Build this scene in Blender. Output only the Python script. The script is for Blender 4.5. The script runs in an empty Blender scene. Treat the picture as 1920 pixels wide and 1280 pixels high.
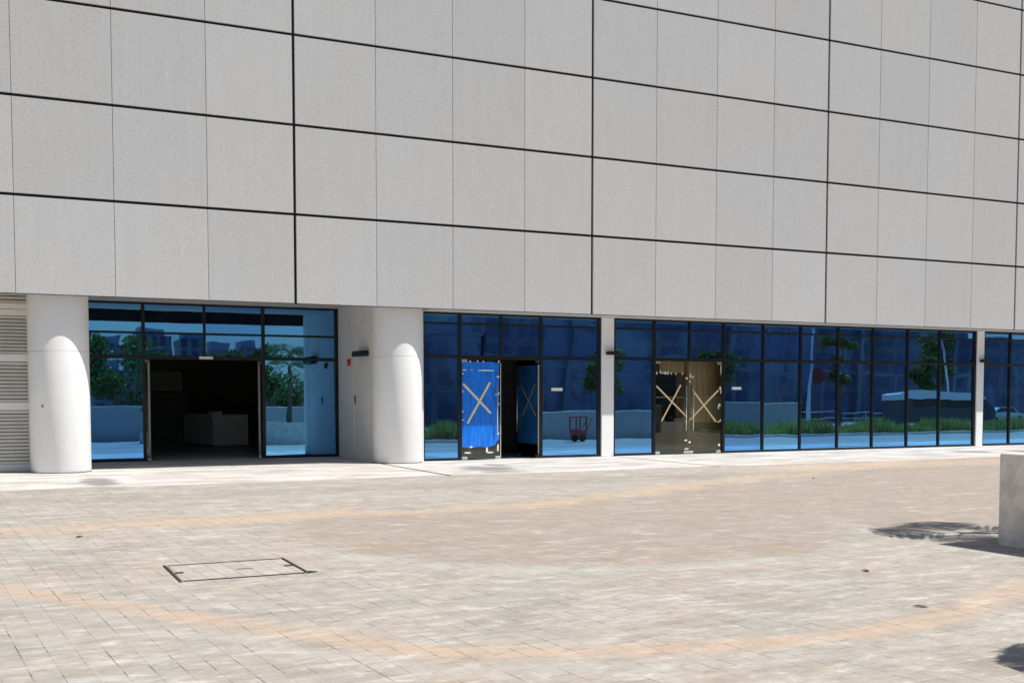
import bpy, math, random
from mathutils import Vector, Matrix
random.seed(7)
PI = math.pi
S = bpy.context.scene
COL = S.collection

# ------------------------------------------------------------------ mesh helper
class MB:
    """collects simple solids and links them as ONE mesh object"""
    def __init__(s): s.v = []; s.f = []; s.M = None
    def add(s, vs, fs):
        n = len(s.v)
        for p in vs:
            p = Vector(p)
            s.v.append(s.M @ p if s.M else p)
        s.f += [tuple(i + n for i in f) for f in fs]
        return s
    def box(s, x0, x1, y0, y1, z0, z1, c=0.0):
        if c <= 0:
            return s.add([(x0,y0,z0),(x1,y0,z0),(x1,y1,z0),(x0,y1,z0),(x0,y0,z1),(x1,y0,z1),(x1,y1,z1),(x0,y1,z1)],
                         [(0,3,2,1),(4,5,6,7),(0,1,5,4),(1,2,6,5),(2,3,7,6),(3,0,4,7)])
        # chamfered box: 24 vertices
        vs = []; idx = {}
        X = (x0, x1); Y = (y0, y1); Z = (z0, z1)
        for i in (0,1):
            for j in (0,1):
                for k in (0,1):
                    sx, sy, sz = (1-2*i)*c, (1-2*j)*c, (1-2*k)*c
                    for a, p in enumerate(((X[i], Y[j]+sy, Z[k]+sz), (X[i]+sx, Y[j], Z[k]+sz), (X[i]+sx, Y[j]+sy, Z[k]))):
                        idx[(i,j,k,a)] = len(vs); vs.append(p)
        q = lambda *t: idx[t]
        fs = []
        for i in (0,1):
            L = [q(i,0,0,0), q(i,1,0,0), q(i,1,1,0), q(i,0,1,0)]; fs.append(L[::-1] if i == 0 else L)
            L = [q(0,i,0,1), q(1,i,0,1), q(1,i,1,1), q(0,i,1,1)]; fs.append(L if i == 0 else L[::-1])
            L = [q(0,0,i,2), q(1,0,i,2), q(1,1,i,2), q(0,1,i,2)]; fs.append(L[::-1] if i == 0 else L)
        for i in (0,1):
            for j in (0,1):
                L = [q(i,j,0,0), q(i,j,1,0), q(i,j,1,1), q(i,j,0,1)]; fs.append(L if (i+j) % 2 == 1 else L[::-1])
                L = [q(i,0,j,0), q(i,1,j,0), q(i,1,j,2), q(i,0,j,2)]; fs.append(L if (i+j) % 2 == 0 else L[::-1])
                L = [q(0,i,j,1), q(1,i,j,1), q(1,i,j,2), q(0,i,j,2)]; fs.append(L if (i+j) % 2 == 1 else L[::-1])
        for i in (0,1):
            for j in (0,1):
                for k in (0,1):
                    L = [q(i,j,k,0), q(i,j,k,1), q(i,j,k,2)]; fs.append(L if (i+j+k) % 2 else L[::-1])
        return s.add(vs, fs)
    def cyl(s, x, y, z0, z1, r, r1=None, n=24, axis='z'):
        r1 = r if r1 is None else r1
        vs = []
        for zz, rr in ((z0, r), (z1, r1)):
            for k in range(n):
                a = 2*PI*k/n; p = (rr*math.cos(a), rr*math.sin(a))
                vs.append((x+p[0], y+p[1], zz) if axis == 'z' else ((x+p[0], zz, y+p[1]) if axis == 'y' else (zz, x+p[0], y+p[1])))
        fs = [(k, (k+1) % n, n+(k+1) % n, n+k) for k in range(n)] + [tuple(range(n))[::-1], tuple(range(n, 2*n))]
        if axis == 'y': fs = [f[::-1] for f in fs]
        return s.add(vs, fs)
    def lathe(s, x, y, prof, n=48):
        vs = []; fs = []
        for r, z in prof:
            for k in range(n):
                a = 2*PI*k/n; vs.append((x+r*math.cos(a), y+r*math.sin(a), z))
        for i in range(len(prof)-1):
            for k in range(n):
                fs.append((i*n+k, i*n+(k+1) % n, (i+1)*n+(k+1) % n, (i+1)*n+k))
        fs.append(tuple(range(n))[::-1]); m = (len(prof)-1)*n; fs.append(tuple(range(m, m+n)))
        return s.add(vs, fs)
    def tube(s, pts, r, n=8):
        pts = [Vector(p) for p in pts]; rr = r if isinstance(r, (list, tuple)) else [r]*len(pts)
        vs = []; fs = []
        for i, p in enumerate(pts):
            d = (pts[min(i+1, len(pts)-1)] - pts[max(i-1, 0)]).normalized()
            u = d.cross(Vector((0,0,1))); u = u.normalized() if u.length > 1e-3 else Vector((1,0,0))
            w = d.cross(u)
            for k in range(n):
                a = 2*PI*k/n; vs.append(p + rr[i]*(math.cos(a)*u + math.sin(a)*w))
        for i in range(len(pts)-1):
            for k in range(n):
                fs.append((i*n+k, (i+1)*n+k, (i+1)*n+(k+1) % n, i*n+(k+1) % n))
        fs.append(tuple(range(n))); m = (len(pts)-1)*n; fs.append(tuple(range(m, m+n))[::-1])
        return s.add(vs, fs)
    def prism(s, poly, a0, a1, axis='y'):
        """polygon in (x,z) pulled along y, or (y,z) along x, or (x,y) along z"""
        n = len(poly); mk = {'y': lambda p, a: (p[0], a, p[1]), 'x': lambda p, a: (a, p[0], p[1]), 'z': lambda p, a: (p[0], p[1], a)}[axis]
        vs = [mk(p, a0) for p in poly] + [mk(p, a1) for p in poly]
        fs = [tuple(range(n)), tuple(range(n, 2*n))[::-1]] + [(k, n+k, n+(k+1) % n, (k+1) % n) for k in range(n)]
        return s.add(vs, fs)
    def pane(s, x0, x1, y, z0, z1, bulge=0.0, tilt=0.0, yaw=0.0, th=0.012, nx=8, nz=10):
        """sheet of glass facing -y: front grid slightly bowed and tilted as real units are"""
        vs = []; fs = []
        zc = (z0+z1)/2; xc = (x0+x1)/2
        for j in range(nz+1):
            for i in range(nx+1):
                u = i/nx; w = j/nz
                x = x0+(x1-x0)*u; z = z0+(z1-z0)*w
                d = y - bulge*16*u*(1-u)*w*(1-w) + tilt*(z-zc) + yaw*(x-xc)
                vs.append((x, d, z))
        m = nx+1
        for j in range(nz):
            for i in range(nx):
                fs.append((j*m+i, j*m+i+1, (j+1)*m+i+1, (j+1)*m+i))
        k = len(vs)
        for (i, j) in ((0,0),(nx,0),(nx,nz),(0,nz)):
            p = vs[j*m+i]; vs.append((p[0], p[1]+th, p[2]))
        fs.append((k+3, k+2, k+1, k))
        fs.append(tuple(range(0, nx+1))[::-1] + (k, k+1))
        fs.append(tuple(nz*m+i for i in range(nx+1)) + (k+2, k+3))
        fs.append(tuple(j*m for j in range(nz+1)) + (k+3, k))
        fs.append(tuple(j*m+nx for j in range(nz+1))[::-1] + (k+1, k+2))
        return s.add(vs, fs)
    def build(s, name, mat, parent=None, smooth=False, autos=None):
        o0 = Vector((0,0,0))
        if parent is not None:
            o0 = ORG.get(parent.name, o0)
        me = bpy.data.meshes.new(name)
        me.from_pydata([tuple(p - o0) for p in s.v], [], s.f)
        me.update()
        if mat: me.materials.append(mat)
        if smooth or autos:
            for p in me.polygons: p.use_smooth = True
            if autos: me.set_sharp_from_angle(angle=math.radians(autos))
        o = bpy.data.objects.new(name, me); COL.objects.link(o)
        if parent is not None:
            o.parent = parent; ORG[o.name] = o0
        return o

ORG = {}
def tag(o, label, cat, group=None):
    o['label'] = label; o['category'] = cat
    if group: o['group'] = group
    return o
def thing(name, label, cat, loc=(0,0,0), rz=0, group=None, local=False):
    o = bpy.data.objects.new(name, None); COL.objects.link(o)
    o.empty_display_size = .2; o.location = loc; o.rotation_euler = (0,0,rz)
    ORG[o.name] = Vector((0,0,0)) if local else Vector(loc)
    return tag(o, label, cat, group)
def struct(o, kind='structure'):
    o['kind'] = kind; return o
def dup(root, loc, rz=0, label=None, sc=None):
    r = root.copy(); COL.objects.link(r); r.location = loc; r.rotation_euler = (0,0,rz)
    if label: r['label'] = label
    if sc: r.scale = (sc,sc,sc)
    for ch in list(root.children):
        c = ch.copy(); COL.objects.link(c); c.parent = r
        for g in ch.children:
            d = g.copy(); COL.objects.link(d); d.parent = c
    return r

# ------------------------------------------------------------------ materials
def newmat(name):
    m = bpy.data.materials.new(name); m.use_nodes = True
    nt = m.node_tree; nt.nodes.clear()
    out = nt.nodes.new('ShaderNodeOutputMaterial')
    return m, nt, out
class G:
    """tiny expression builder for shader graphs"""
    def __init__(s, nt): s.nt = nt
    def n(s, t, **kw):
        nd = s.nt.nodes.new(t)
        for k, v in kw.items(): setattr(nd, k, v)
        return nd
    def setin(s, nd, key, v):
        i = nd.inputs[key]
        if hasattr(v, 'is_linked') or isinstance(v, bpy.types.NodeSocket): s.nt.links.new(v, i)
        else:
            if i.type == 'RGBA' and len(v) == 3: v = (*v, 1)
            i.default_value = v
    def m(s, op, a, b=0.0, c=None, clamp=False):
        nd = s.n('ShaderNodeMath', operation=op, use_clamp=clamp)
        s.setin(nd, 0, a); s.setin(nd, 1, b)
        if c is not None: s.setin(nd, 2, c)
        return nd.outputs[0]
    def mix(s, f, a, b, mode='MIX'):
        nd = s.n('ShaderNodeMix', data_type='RGBA', blend_type=mode, clamp_factor=True)
        s.setin(nd, 0, f); s.setin(nd, 6, a); s.setin(nd, 7, b)
        return nd.outputs[2]
    def step(s, x, a, b, hi=1.0, lo=0.0):
        nd = s.n('ShaderNodeMapRange', interpolation_type='SMOOTHSTEP')
        s.setin(nd, 0, x); nd.inputs[1].default_value = a; nd.inputs[2].default_value = b
        nd.inputs[3].default_value = lo; nd.inputs[4].default_value = hi
        return nd.outputs[0]
    def noise(s, vec, scale, detail=4, rough=.55, dist=0.0):
        nd = s.n('ShaderNodeTexNoise'); s.setin(nd, 'Vector', vec)
        nd.inputs['Scale'].default_value = scale; nd.inputs['Detail'].default_value = detail
        nd.inputs['Roughness'].default_value = rough; nd.inputs['Distortion'].default_value = dist
        return nd.outputs[0]
    def map(s, vec, loc=(0,0,0), rot=(0,0,0), sc=(1,1,1)):
        nd = s.n('ShaderNodeMapping'); s.setin(nd, 'Vector', vec)
        nd.inputs[1].default_value = loc; nd.inputs[2].default_value = rot; nd.inputs[3].default_value = sc
        return nd.outputs[0]
    def coord(s): return s.n('ShaderNodeTexCoord').outputs['Object']
    def geo(s): return s.n('ShaderNodeNewGeometry').outputs['Position']
    def xyz(s, v):
        nd = s.n('ShaderNodeSeparateXYZ'); s.setin(nd, 0, v); return nd.outputs
    def bump(s, h, strength=.3, dist=.01):
        nd = s.n('ShaderNodeBump'); s.setin(nd, 'Height', h)
        nd.inputs['Strength'].default_value = strength; nd.inputs['Distance'].default_value = dist
        return nd.outputs[0]
    def bsdf(s, color, rough=.6, metal=0.0, normal=None, spec=.5):
        nd = s.n('ShaderNodeBsdfPrincipled'); s.setin(nd, 'Base Color', color)
        s.setin(nd, 'Roughness', rough); s.setin(nd, 'Metallic', metal)
        nd.inputs['Specular IOR Level'].default_value = spec
        if normal is not None: s.setin(nd, 'Normal', normal)
        return nd.outputs[0]
def plain(name, col, rough=.6, metal=0.0, var=.12, scale=6, bump=.15, spec=.4):
    m, nt, out = newmat(name); g = G(nt)
    c = g.coord(); n1 = g.noise(c, scale, 5, .6)
    dark = tuple(x*(1-var) for x in col); lite = tuple(min(1, x*(1+var)) for x in col)
    colr = g.mix(g.step(n1, .3, .7), dark, lite)
    nrm = g.bump(g.noise(c, scale*12, 3), bump, .004) if bump else None
    nt.links.new(g.bsdf(colr, rough, metal, nrm, spec), out.inputs[0])
    return m

# facade cladding panels: sandblasted concrete
def mk_panel():
    m, nt, out = newmat('cladding_concrete'); g = G(nt)
    p = g.geo(); oi = g.n('ShaderNodeObjectInfo').outputs['Random']
    fine = g.noise(g.map(p, sc=(1,1,1.25)), 15, 4, .75)
    mid = g.noise(g.map(p, sc=(1.6,1,.5)), 2.2, 5, .6)
    streak = g.noise(g.map(p, sc=(7,1,.18)), 1.4, 4, .6)
    big = g.noise(p, .22, 3, .5)
    v = g.m('ADD', g.m('MULTIPLY', fine, .62), g.m('MULTIPLY', mid, .12))
    v = g.m('ADD', v, g.m('MULTIPLY', streak, .10))
    v = g.m('ADD', v, g.m('MULTIPLY', g.m('SUBTRACT', oi, .5), .07))
    v = g.m('ADD', v, .55)
    tint = g.mix(g.step(big, .35, .65), (.50,.50,.498), (.492,.50,.51))
    sc = g.n('ShaderNodeVectorMath', operation='SCALE'); g.setin(sc, 0, tint); g.setin(sc, 3, v)
    nrm = g.bump(g.noise(p, 60, 4, .7), .35, .004)
    nt.links.new(g.bsdf(sc.outputs[0], .85, 0, nrm, .2), out.inputs[0])
    return m
M_panel = mk_panel()
M_back = plain('dark_joint_backing', (.012,.014,.018), .8, bump=0)
M_white = plain('white_render', (.82,.83,.83), .55, var=.03, scale=1.2, bump=.08)
M_wall = plain('pale_painted_wall', (.75,.74,.71), .65, var=.04, scale=1.0, bump=.1)
M_soffit = plain('soffit_board', (.60,.56,.50), .7, var=.04)
M_frame = plain('black_aluminium', (.012,.014,.017), .38, .3, var=.15, bump=0)
M_frame2 = plain('grey_aluminium', (.25,.25,.25), .35, .8, var=.1, bump=0)
M_steel = plain('brushed_steel', (.62,.62,.60), .3, .9, var=.06, bump=0)
M_lamp = plain('black_lamp_metal', (.012,.012,.013), .5, .2, bump=0)
M_red = plain('red_enamel', (.55,.045,.03), .4, var=.08, bump=0)
M_drawer = plain('dark_timber', (.30,.20,.12), .5, var=.2, bump=0)
M_reddull = plain('faded_red_paint', (.42,.07,.06), .6, var=.1, bump=0)
M_louvre = plain('beige_louvre_paint', (.80,.765,.68), .5, var=.05, scale=3, bump=0)
M_louvreband = plain('pale_louvre_rail', (.80,.79,.75), .5, var=.04, scale=3, bump=0)
M_tape = plain('masking_tape', (.80,.66,.36), .6, var=.12, scale=14, bump=.1)
M_tapewhite = plain('pale_tape', (.85,.82,.72), .6, var=.1, scale=20, bump=.1)
M_tapeshade = plain('shaded_tape', (.26,.20,.12), .7, var=.2, scale=14, bump=0)  # tape colour darkened to carry the shade on the open leaf
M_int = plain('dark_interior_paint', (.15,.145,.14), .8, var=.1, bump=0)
M_intfloor = plain('interior_tile_floor', (.55,.56,.55), .35, var=.1, scale=2, bump=0)
M_desk = plain('desk_laminate', (.85,.85,.82), .5, var=.04, bump=0)
M_deskdark = plain('desk_dark_side', (.30,.29,.28), .5, bump=0)
M_paper = plain('sign_face', (.82,.80,.76), .5, var=.03, bump=0)
M_rust = plain('rusty_steel', (.05,.032,.026), .75, .2, var=.4, scale=9, bump=.4)
M_dark_glass = plain('vehicle_glass', (.01,.012,.015), .05, 0, bump=0, spec=.8)
M_rubber = plain('tyre_rubber', (.015,.015,.015), .8, bump=0)
M_carwhite = plain('white_car_paint', (.80,.80,.80), .25, var=.02, bump=0, spec=.6)
M_cargrey = plain('dark_car_paint', (.06,.065,.075), .25, .3, var=.02, bump=0, spec=.6)
M_planter = plain('planter_concrete', (.82,.75,.67), .85, var=.16, scale=5, bump=.5)
M_soil = plain('dry_soil', (.13,.095,.065), .95, var=.3, scale=14, bump=.6)
M_trunk = plain('palm_bark', (.16,.11,.07), .9, var=.35, scale=18, bump=.7)
M_leafdry = plain('dry_leaf', (.10,.055,.03), .8, var=.3, scale=30, bump=0)

def mk_leaf(name, a, b, tl=.35):
    m, nt, out = newmat(name); g = G(nt)
    c = g.coord(); n = g.noise(c, 1.3, 4, .7); n2 = g.noise(c, 18, 2)
    col = g.mix(g.step(n, .35, .65), a, b)
    col = g.mix(g.m('MULTIPLY', n2, .35), col, (.13,.16,.03))
    t_ = g.n('ShaderNodeBsdfTranslucent'); g.setin(t_, 'Color', col); x_ = g.n('ShaderNodeMixShader'); x_.inputs[0].default_value = tl
    nt.links.new(g.bsdf(col, .55, 0, None, .3), x_.inputs[1]); nt.links.new(t_.outputs[0], x_.inputs[2]); nt.links.new(x_.outputs[0], out.inputs[0])
    return m
M_leaf = mk_leaf('tree_foliage', (.06,.12,.025), (.13,.20,.05))
M_palm = mk_leaf('palm_foliage', (.05,.09,.02), (.10,.14,.035))
M_grass = mk_leaf('grass_blades', (.20,.30,.06), (.36,.40,.13), .55)

def mk_glass(name, tint, fac, trans, rough=.0, dust=.0):
    m, nt, out = newmat(name); g = G(nt)
    c = g.geo(); oi = g.n('ShaderNodeObjectInfo').outputs['Random']
    wav = g.noise(g.map(c, sc=(1,1,1.3)), 1.0, 1, .3)
    wob = g.bump(wav, .22, .006)
    gl = g.n('ShaderNodeBsdfGlossy'); gl.inputs['Roughness'].default_value = rough
    lite = tuple(min(1, x*1.28+.015) for x in tint); dark = tuple(x*.86 for x in tint)
    g.setin(gl, 'Color', g.mix(oi, dark, lite)); g.setin(gl, 'Normal', wob)
    tr = g.n('ShaderNodeBsdfTransparent'); g.setin(tr, 'Color', trans)
    mx = g.n('ShaderNodeMixShader')
    lw = g.n('ShaderNodeLayerWeight'); lw.inputs[0].default_value = .25
    f = g.m('ADD', fac, g.m('MULTIPLY', lw.outputs['Fresnel'], 1-fac), clamp=True)
    g.setin(mx, 0, f); nt.links.new(tr.outputs[0], mx.inputs[1]); nt.links.new(gl.outputs[0], mx.inputs[2])
    res = mx.outputs[0]
    if dust > 0:
        df = g.n('ShaderNodeBsdfDiffuse'); g.setin(df, 'Color', (.55,.52,.48))
        n = g.noise(g.map(c, sc=(1.5,1,.6)), 1.6, 5, .65)
        m2 = g.n('ShaderNodeMixShader'); g.setin(m2, 0, g.step(n, .35, .75, dust*1.8, dust*.5))
        nt.links.new(res, m2.inputs[1]); nt.links.new(df.outputs[0], m2.inputs[2]); res = m2.outputs[0]
    nt.links.new(res, out.inputs[0])
    return m
M_glass = mk_glass('blue_mirror_glass', (.125,.41,1.0), .88, (.15,.30,.45), .004, .012)
M_clear = mk_glass('clear_door_glass', (.75,.85,.80), .03, (.93,.96,.93), .004)
def mk_film(name, col):
    m, nt, out = newmat(name); g = G(nt)
    c = g.geo(); n = g.noise(g.map(c, sc=(6,1,.8)), 2.2, 5, .65, .5)
    colr = g.mix(g.step(n, .3, .7), tuple(x*.72 for x in col), tuple(min(1, x*1.1+.01) for x in col))
    nt.links.new(g.bsdf(colr, .22, 0, g.bump(n, .8, .012), .5), out.inputs[0])
    return m
M_film = mk_film('blue_protective_film', (.003,.20,.86))
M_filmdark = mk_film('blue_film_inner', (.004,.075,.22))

def mk_wood():
    m, nt, out = newmat('brown_timber_panel'); g = G(nt)
    c = g.coord(); n = g.noise(g.map(c, sc=(9,9,.5)), 2.0, 5, .6, .6)
    col = g.mix(g.step(n, .3, .7), (.50,.30,.15), (.72,.47,.27))
    nt.links.new(g.bsdf(col, .5), out.inputs[0]); return m
M_wood = mk_wood()

# plaza pavers with dust, tyre rings and wear
def mk_plaza():
    m, nt, out = newmat('plaza_pavers'); g = G(nt)
    p = g.geo(); xyz = g.xyz(p); X, Y = xyz[0], xyz[1]
    br = g.n('ShaderNodeTexBrick'); br.offset = .5; br.squash = 1
    g.setin(br, 'Vector', g.map(p, rot=(0,0,math.radians(85.5))))
    for k, v in (('Color1', (.30,.30,.30,1)), ('Color2', (.62,.62,.62,1)), ('Mortar', (.0,.0,.0,1))): br.inputs[k].default_value = v
    br.inputs['Scale'].default_value = 1.0; br.inputs['Mortar Size'].default_value = .005; br.inputs['Mortar Smooth'].default_value = .6
    br.inputs['Bias'].default_value = 0; br.inputs['Brick Width'].default_value = .36; br.inputs['Row Height'].default_value = .178
    bcol, bfac = br.outputs['Color'], br.outputs['Fac']
    bv = g.n('ShaderNodeRGBToBW'); g.setin(bv, 0, bcol); bv = bv.outputs[0]
    n_fine = g.noise(g.map(p, sc=(.55,1,1)), 30, 5, .8); n_mid = g.noise(p, 3.2, 6, .65); n_big = g.noise(p, .55, 5, .6, .4)
    n_str = g.noise(g.map(p, sc=(.4,1.1,1)), 1.7, 8, .72, .5); n_hue = g.noise(g.map(p, loc=(9,4,2)), .42, 4, .6, .5)
    gap = g.noise(g.map(p, loc=(3,8,0), sc=(1.1,.8,1)), 2.6, 5, .7)
    # base: grey, warmer and cooler patches
    col = g.mix(g.step(n_hue, .38, .62), (.36,.315,.27), (.335,.31,.28))
    n_h2 = g.noise(g.map(p, loc=(1,9,5)), .75, 5, .6, .4)
    col = g.mix(g.m('MULTIPLY', g.step(n_h2, .5, .62), .6), col, (.305,.30,.27))
    col = g.mix(g.m('MULTIPLY', g.step(n_str, .50, .70), .75), col, (.49,.45,.405))
    col = g.mix(g.m('MULTIPLY', g.step(n_big, .54, .66), .6), col, (.265,.25,.225))
    spk = g.noise(g.map(p, loc=(2,2,0), sc=(.45,1,1)), 7.5, 5, .7)
    col = g.mix(g.m('MULTIPLY', g.step(spk, .53, .68), .6), col, (.57,.53,.475))
    col = g.mix(g.m('MULTIPLY', g.step(spk, .47, .32), .65), col, (.26,.22,.18))
    # brown dusty field between the wheel tracks
    yl = g.m('ADD', -11.0, g.m('MULTIPLY', g.m('MAXIMUM', g.m('SUBTRACT', X, 1.0), 0), .43))
    wob = g.m('MULTIPLY', g.m('SUBTRACT', n_big, .5), 1.8)
    dy = g.m('ADD', g.m('SUBTRACT', Y, yl), wob)
    def dist(cx, cy, k=.9):
        a = g.m('POWER', g.m('SUBTRACT', X, cx), 2); b = g.m('POWER', g.m('SUBTRACT', Y, cy), 2)
        return g.m('ADD', g.m('SQRT', g.m('ADD', a, b)), g.m('MULTIPLY', g.m('SUBTRACT', n_mid, .5), .22*k))
    d1 = dist(-1.257, -15.25); d3 = dist(.30, -13.44)
    field = g.m('MULTIPLY', g.step(dy, .5, -.6), g.step(d3, 4.2, 3.3))
    field2 = g.m('MULTIPLY', g.step(dy, .3, -.8), g.step(X, 1.0, 4.0)); field2 = g.m('MULTIPLY', field2, g.step(Y, -16.4, -15.2))
    field = g.m('MAXIMUM', field, field2)
    field = g.m('MULTIPLY', field, g.step(n_mid, .25, .6, .75, .3))
    col = g.mix(field, col, (.305,.255,.215))
    # pale gap tracks
    t3 = g.m('MULTIPLY', g.step(g.m('ABSOLUTE', g.m('SUBTRACT', d3, 3.95)), .35, .05), g.step(Y, -13.5, -14.6))
    col = g.mix(g.m('MULTIPLY', t3, g.step(n_str, .35, .6, .5, .1)), col, (.40,.405,.365))
    # orange dust ring
    dl = g.m('SUBTRACT', 5.33, g.m('ADD', g.m('MULTIPLY', g.m('ADD', X, 6.85), .832), g.m('MULTIPLY', g.m('ADD', Y, 15.73), .555)))
    dl = g.m('ADD', dl, g.m('MULTIPLY', g.m('SUBTRACT', n_mid, .5), .22))
    wl = g.step(X, -3.6, -4.6)
    d1 = g.m('ADD', g.m('MULTIPLY', d1, g.m('SUBTRACT', 1, wl)), g.m('MULTIPLY', dl, wl))
    dr = g.m('ADD', 5.33, g.m('ADD', g.m('MULTIPLY', g.m('SUBTRACT', X, .45), .337), g.m('MULTIPLY', g.m('ADD', Y, 20.2), -.942)))
    dr = g.m('ADD', dr, g.m('MULTIPLY', g.m('SUBTRACT', n_mid, .5), .22)); wr = g.step(X, .4, 1.3)
    d1 = g.m('ADD', g.m('MULTIPLY', d1, g.m('SUBTRACT', 1, wr)), g.m('MULTIPLY', dr, wr))
    gate = g.step(g.m('ADD', Y, g.m('MULTIPLY', X, .45)), -15.0, -16.6)
    r1 = g.m('MULTIPLY', g.step(g.m('ABSOLUTE', g.m('SUBTRACT', d1, 5.30)), .30, .03), gate)
    r1 = g.m('MULTIPLY', r1, g.m('MULTIPLY', g.step(n_mid, .3, .62, .95, .4), g.step(spk, .36, .56, 1, .35)))
    col = g.mix(r1, col, (.45,.335,.245))
    r1b = g.m('MULTIPLY', g.step(g.m('ABSOLUTE', g.m('SUBTRACT', d1, 5.75)), .22, .05), g.step(Y, -16.5, -18.5))
    col = g.mix(g.m('MULTIPLY', r1b, .3), col, (.43,.40,.37))
    r2 = g.m('MULTIPLY', g.step(g.m('ABSOLUTE', g.m('SUBTRACT', dy, .15)), .70, .10), g.step(n_str, .3, .6, .95, .35))
    col = g.mix(r2, col, (.44,.335,.245))
    r4 = g.m('MULTIPLY', g.step(g.m('ABSOLUTE', g.m('ADD', g.m('SUBTRACT', Y, -6.6), g.m('MULTIPLY', wob, 1.4))), 1.1, .2), g.step(n_str, .35, .62, .8, .15))
    col = g.mix(r4, col, (.275,.255,.215))
    r5 = g.m('MULTIPLY', g.m('MULTIPLY', g.step(X, 8, 11), g.step(g.m('ABSOLUTE', g.m('ADD', Y, 5.6)), 1.6, .4)), g.step(n_mid, .35, .6, .8, .2))
    col = g.mix(r5, col, (.50,.38,.29))
    # bleached and brown blotches of dust and wear
    s1 = g.noise(g.map(p, loc=(4,4,0), sc=(.55,1.25,1)), 2.4, 8, .74, .7); s2 = g.noise(g.map(p, loc=(8,1,0), sc=(.5,1.3,1)), 1.0, 7, .7, .9)
    s3 = g.noise(g.map(p, loc=(1,6,0), sc=(.6,1,1)), 9, 6, .78, .4)
    col = g.mix(g.m('MULTIPLY', g.step(s1, .52, .70), .62), col, (.56,.535,.505))
    col = g.mix(g.m('MULTIPLY', g.step(s2, .54, .68), .60), col, (.30,.235,.175))
    col = g.mix(g.m('MULTIPLY', g.step(s1, .46, .34), .50), col, (.25,.225,.185))
    col = g.mix(g.m('MULTIPLY', g.step(s3, .54, .74), .22), col, (.60,.57,.53))
    col = g.mix(g.m('MULTIPLY', g.step(s3, .46, .30), .34), col, (.22,.185,.15))
    col = g.mix(g.m('MULTIPLY', r1, g.step(s1, .40, .58, .35, .85)), col, (.43,.33,.255))
    col = g.mix(g.m('MULTIPLY', r2, g.step(s2, .42, .58, .2, .75)), col, (.42,.335,.26))
    col = g.mix(g.m('MULTIPLY', field, .30), col, (.30,.245,.20))
    # paver to paver tone, joints, grit
    tone = g.m('ADD', .97, g.m('MULTIPLY', bv, .22))
    blot = g.noise(g.map(p, loc=(1,7,0), sc=(.6,1.0,1)), 5.5, 5, .7)
    grit = g.m('ADD', g.m('ADD', .58, g.m('MULTIPLY', n_fine, .52)), g.m('MULTIPLY', blot, .42))
    tone = g.m('MULTIPLY', tone, grit)
    sc = g.n('ShaderNodeVectorMath', operation='SCALE'); g.setin(sc, 0, col); g.setin(sc, 3, tone)
    jf = g.m('MULTIPLY', bfac, g.step(gap, .47, .62, .9, .06))
    fin = g.mix(jf, sc.outputs[0], (.07,.058,.05))
    h = g.m('SUBTRACT', g.m('MULTIPLY', n_fine, .3), bfac)
    nt.links.new(g.bsdf(fin, .85, 0, g.bump(h, .35, .004), .25), out.inputs[0])
    return m
M_plaza = mk_plaza()
def mk_walk():
    m, nt, out = newmat('walkway_slabs'); g = G(nt)
    p = g.geo(); xyz = g.xyz(p); X, Y = xyz[0], xyz[1]
    br = g.n('ShaderNodeTexBrick'); br.offset = .5
    g.setin(br, 'Vector', p)
    for k, v in (('Color1', (.4,.4,.4,1)), ('Color2', (.6,.6,.6,1)), ('Mortar', (0,0,0,1))): br.inputs[k].default_value = v
    br.inputs['Scale'].default_value = 1; br.inputs['Mortar Size'].default_value = .004; br.inputs['Mortar Smooth'].default_value = .3
    br.inputs['Brick Width'].default_value = .9; br.inputs['Row Height'].default_value = .45
    bv = g.n('ShaderNodeRGBToBW'); g.setin(bv, 0, br.outputs['Color'])
    n1 = g.noise(g.map(p, sc=(.35,1,1)), 1.6, 6, .65, .3); n2 = g.noise(p, 22, 4, .7); n3 = g.noise(g.map(p, loc=(5,1,0)), .5, 4)
    col = g.mix(g.step(n1, .36, .60), (.45,.425,.395), (.66,.635,.605))
    col = g.mix(g.m('MULTIPLY', g.step(n3, .5, .7), .45), col, (.58,.52,.45))
    # irregular dark blotches beside the columns
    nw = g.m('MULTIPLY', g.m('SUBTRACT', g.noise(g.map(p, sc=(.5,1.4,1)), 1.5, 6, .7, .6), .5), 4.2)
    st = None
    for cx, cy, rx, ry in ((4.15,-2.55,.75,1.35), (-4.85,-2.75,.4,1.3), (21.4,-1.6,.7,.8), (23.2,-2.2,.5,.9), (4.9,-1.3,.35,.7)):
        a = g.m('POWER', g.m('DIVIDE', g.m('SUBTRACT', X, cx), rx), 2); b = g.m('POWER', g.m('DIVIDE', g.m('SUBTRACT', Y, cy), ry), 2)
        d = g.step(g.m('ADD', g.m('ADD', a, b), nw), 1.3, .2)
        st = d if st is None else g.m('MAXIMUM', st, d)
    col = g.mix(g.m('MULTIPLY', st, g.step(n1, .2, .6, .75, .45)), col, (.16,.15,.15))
    tone = g.m('MULTIPLY', g.m('ADD', .9, g.m('MULTIPLY', bv.outputs[0], .2)), g.m('ADD', .76, g.m('MULTIPLY', n2, .42)))
    sc = g.n('ShaderNodeVectorMath', operation='SCALE'); g.setin(sc, 0, col); g.setin(sc, 3, tone)
    fin = g.mix(g.m('MULTIPLY', br.outputs['Fac'], .75), sc.outputs[0], (.2,.18,.16))
    nt.links.new(g.bsdf(fin, .75, 0, g.bump(n2, .2, .003), .3), out.inputs[0])
    return m
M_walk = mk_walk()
M_ground = plain('sandy_ground', (.33,.29,.24), .95, var=.2, scale=.2, bump=0)
M_asphalt = plain('road_asphalt', (.055,.055,.057), .9, var=.15, scale=2, bump=0)

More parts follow.
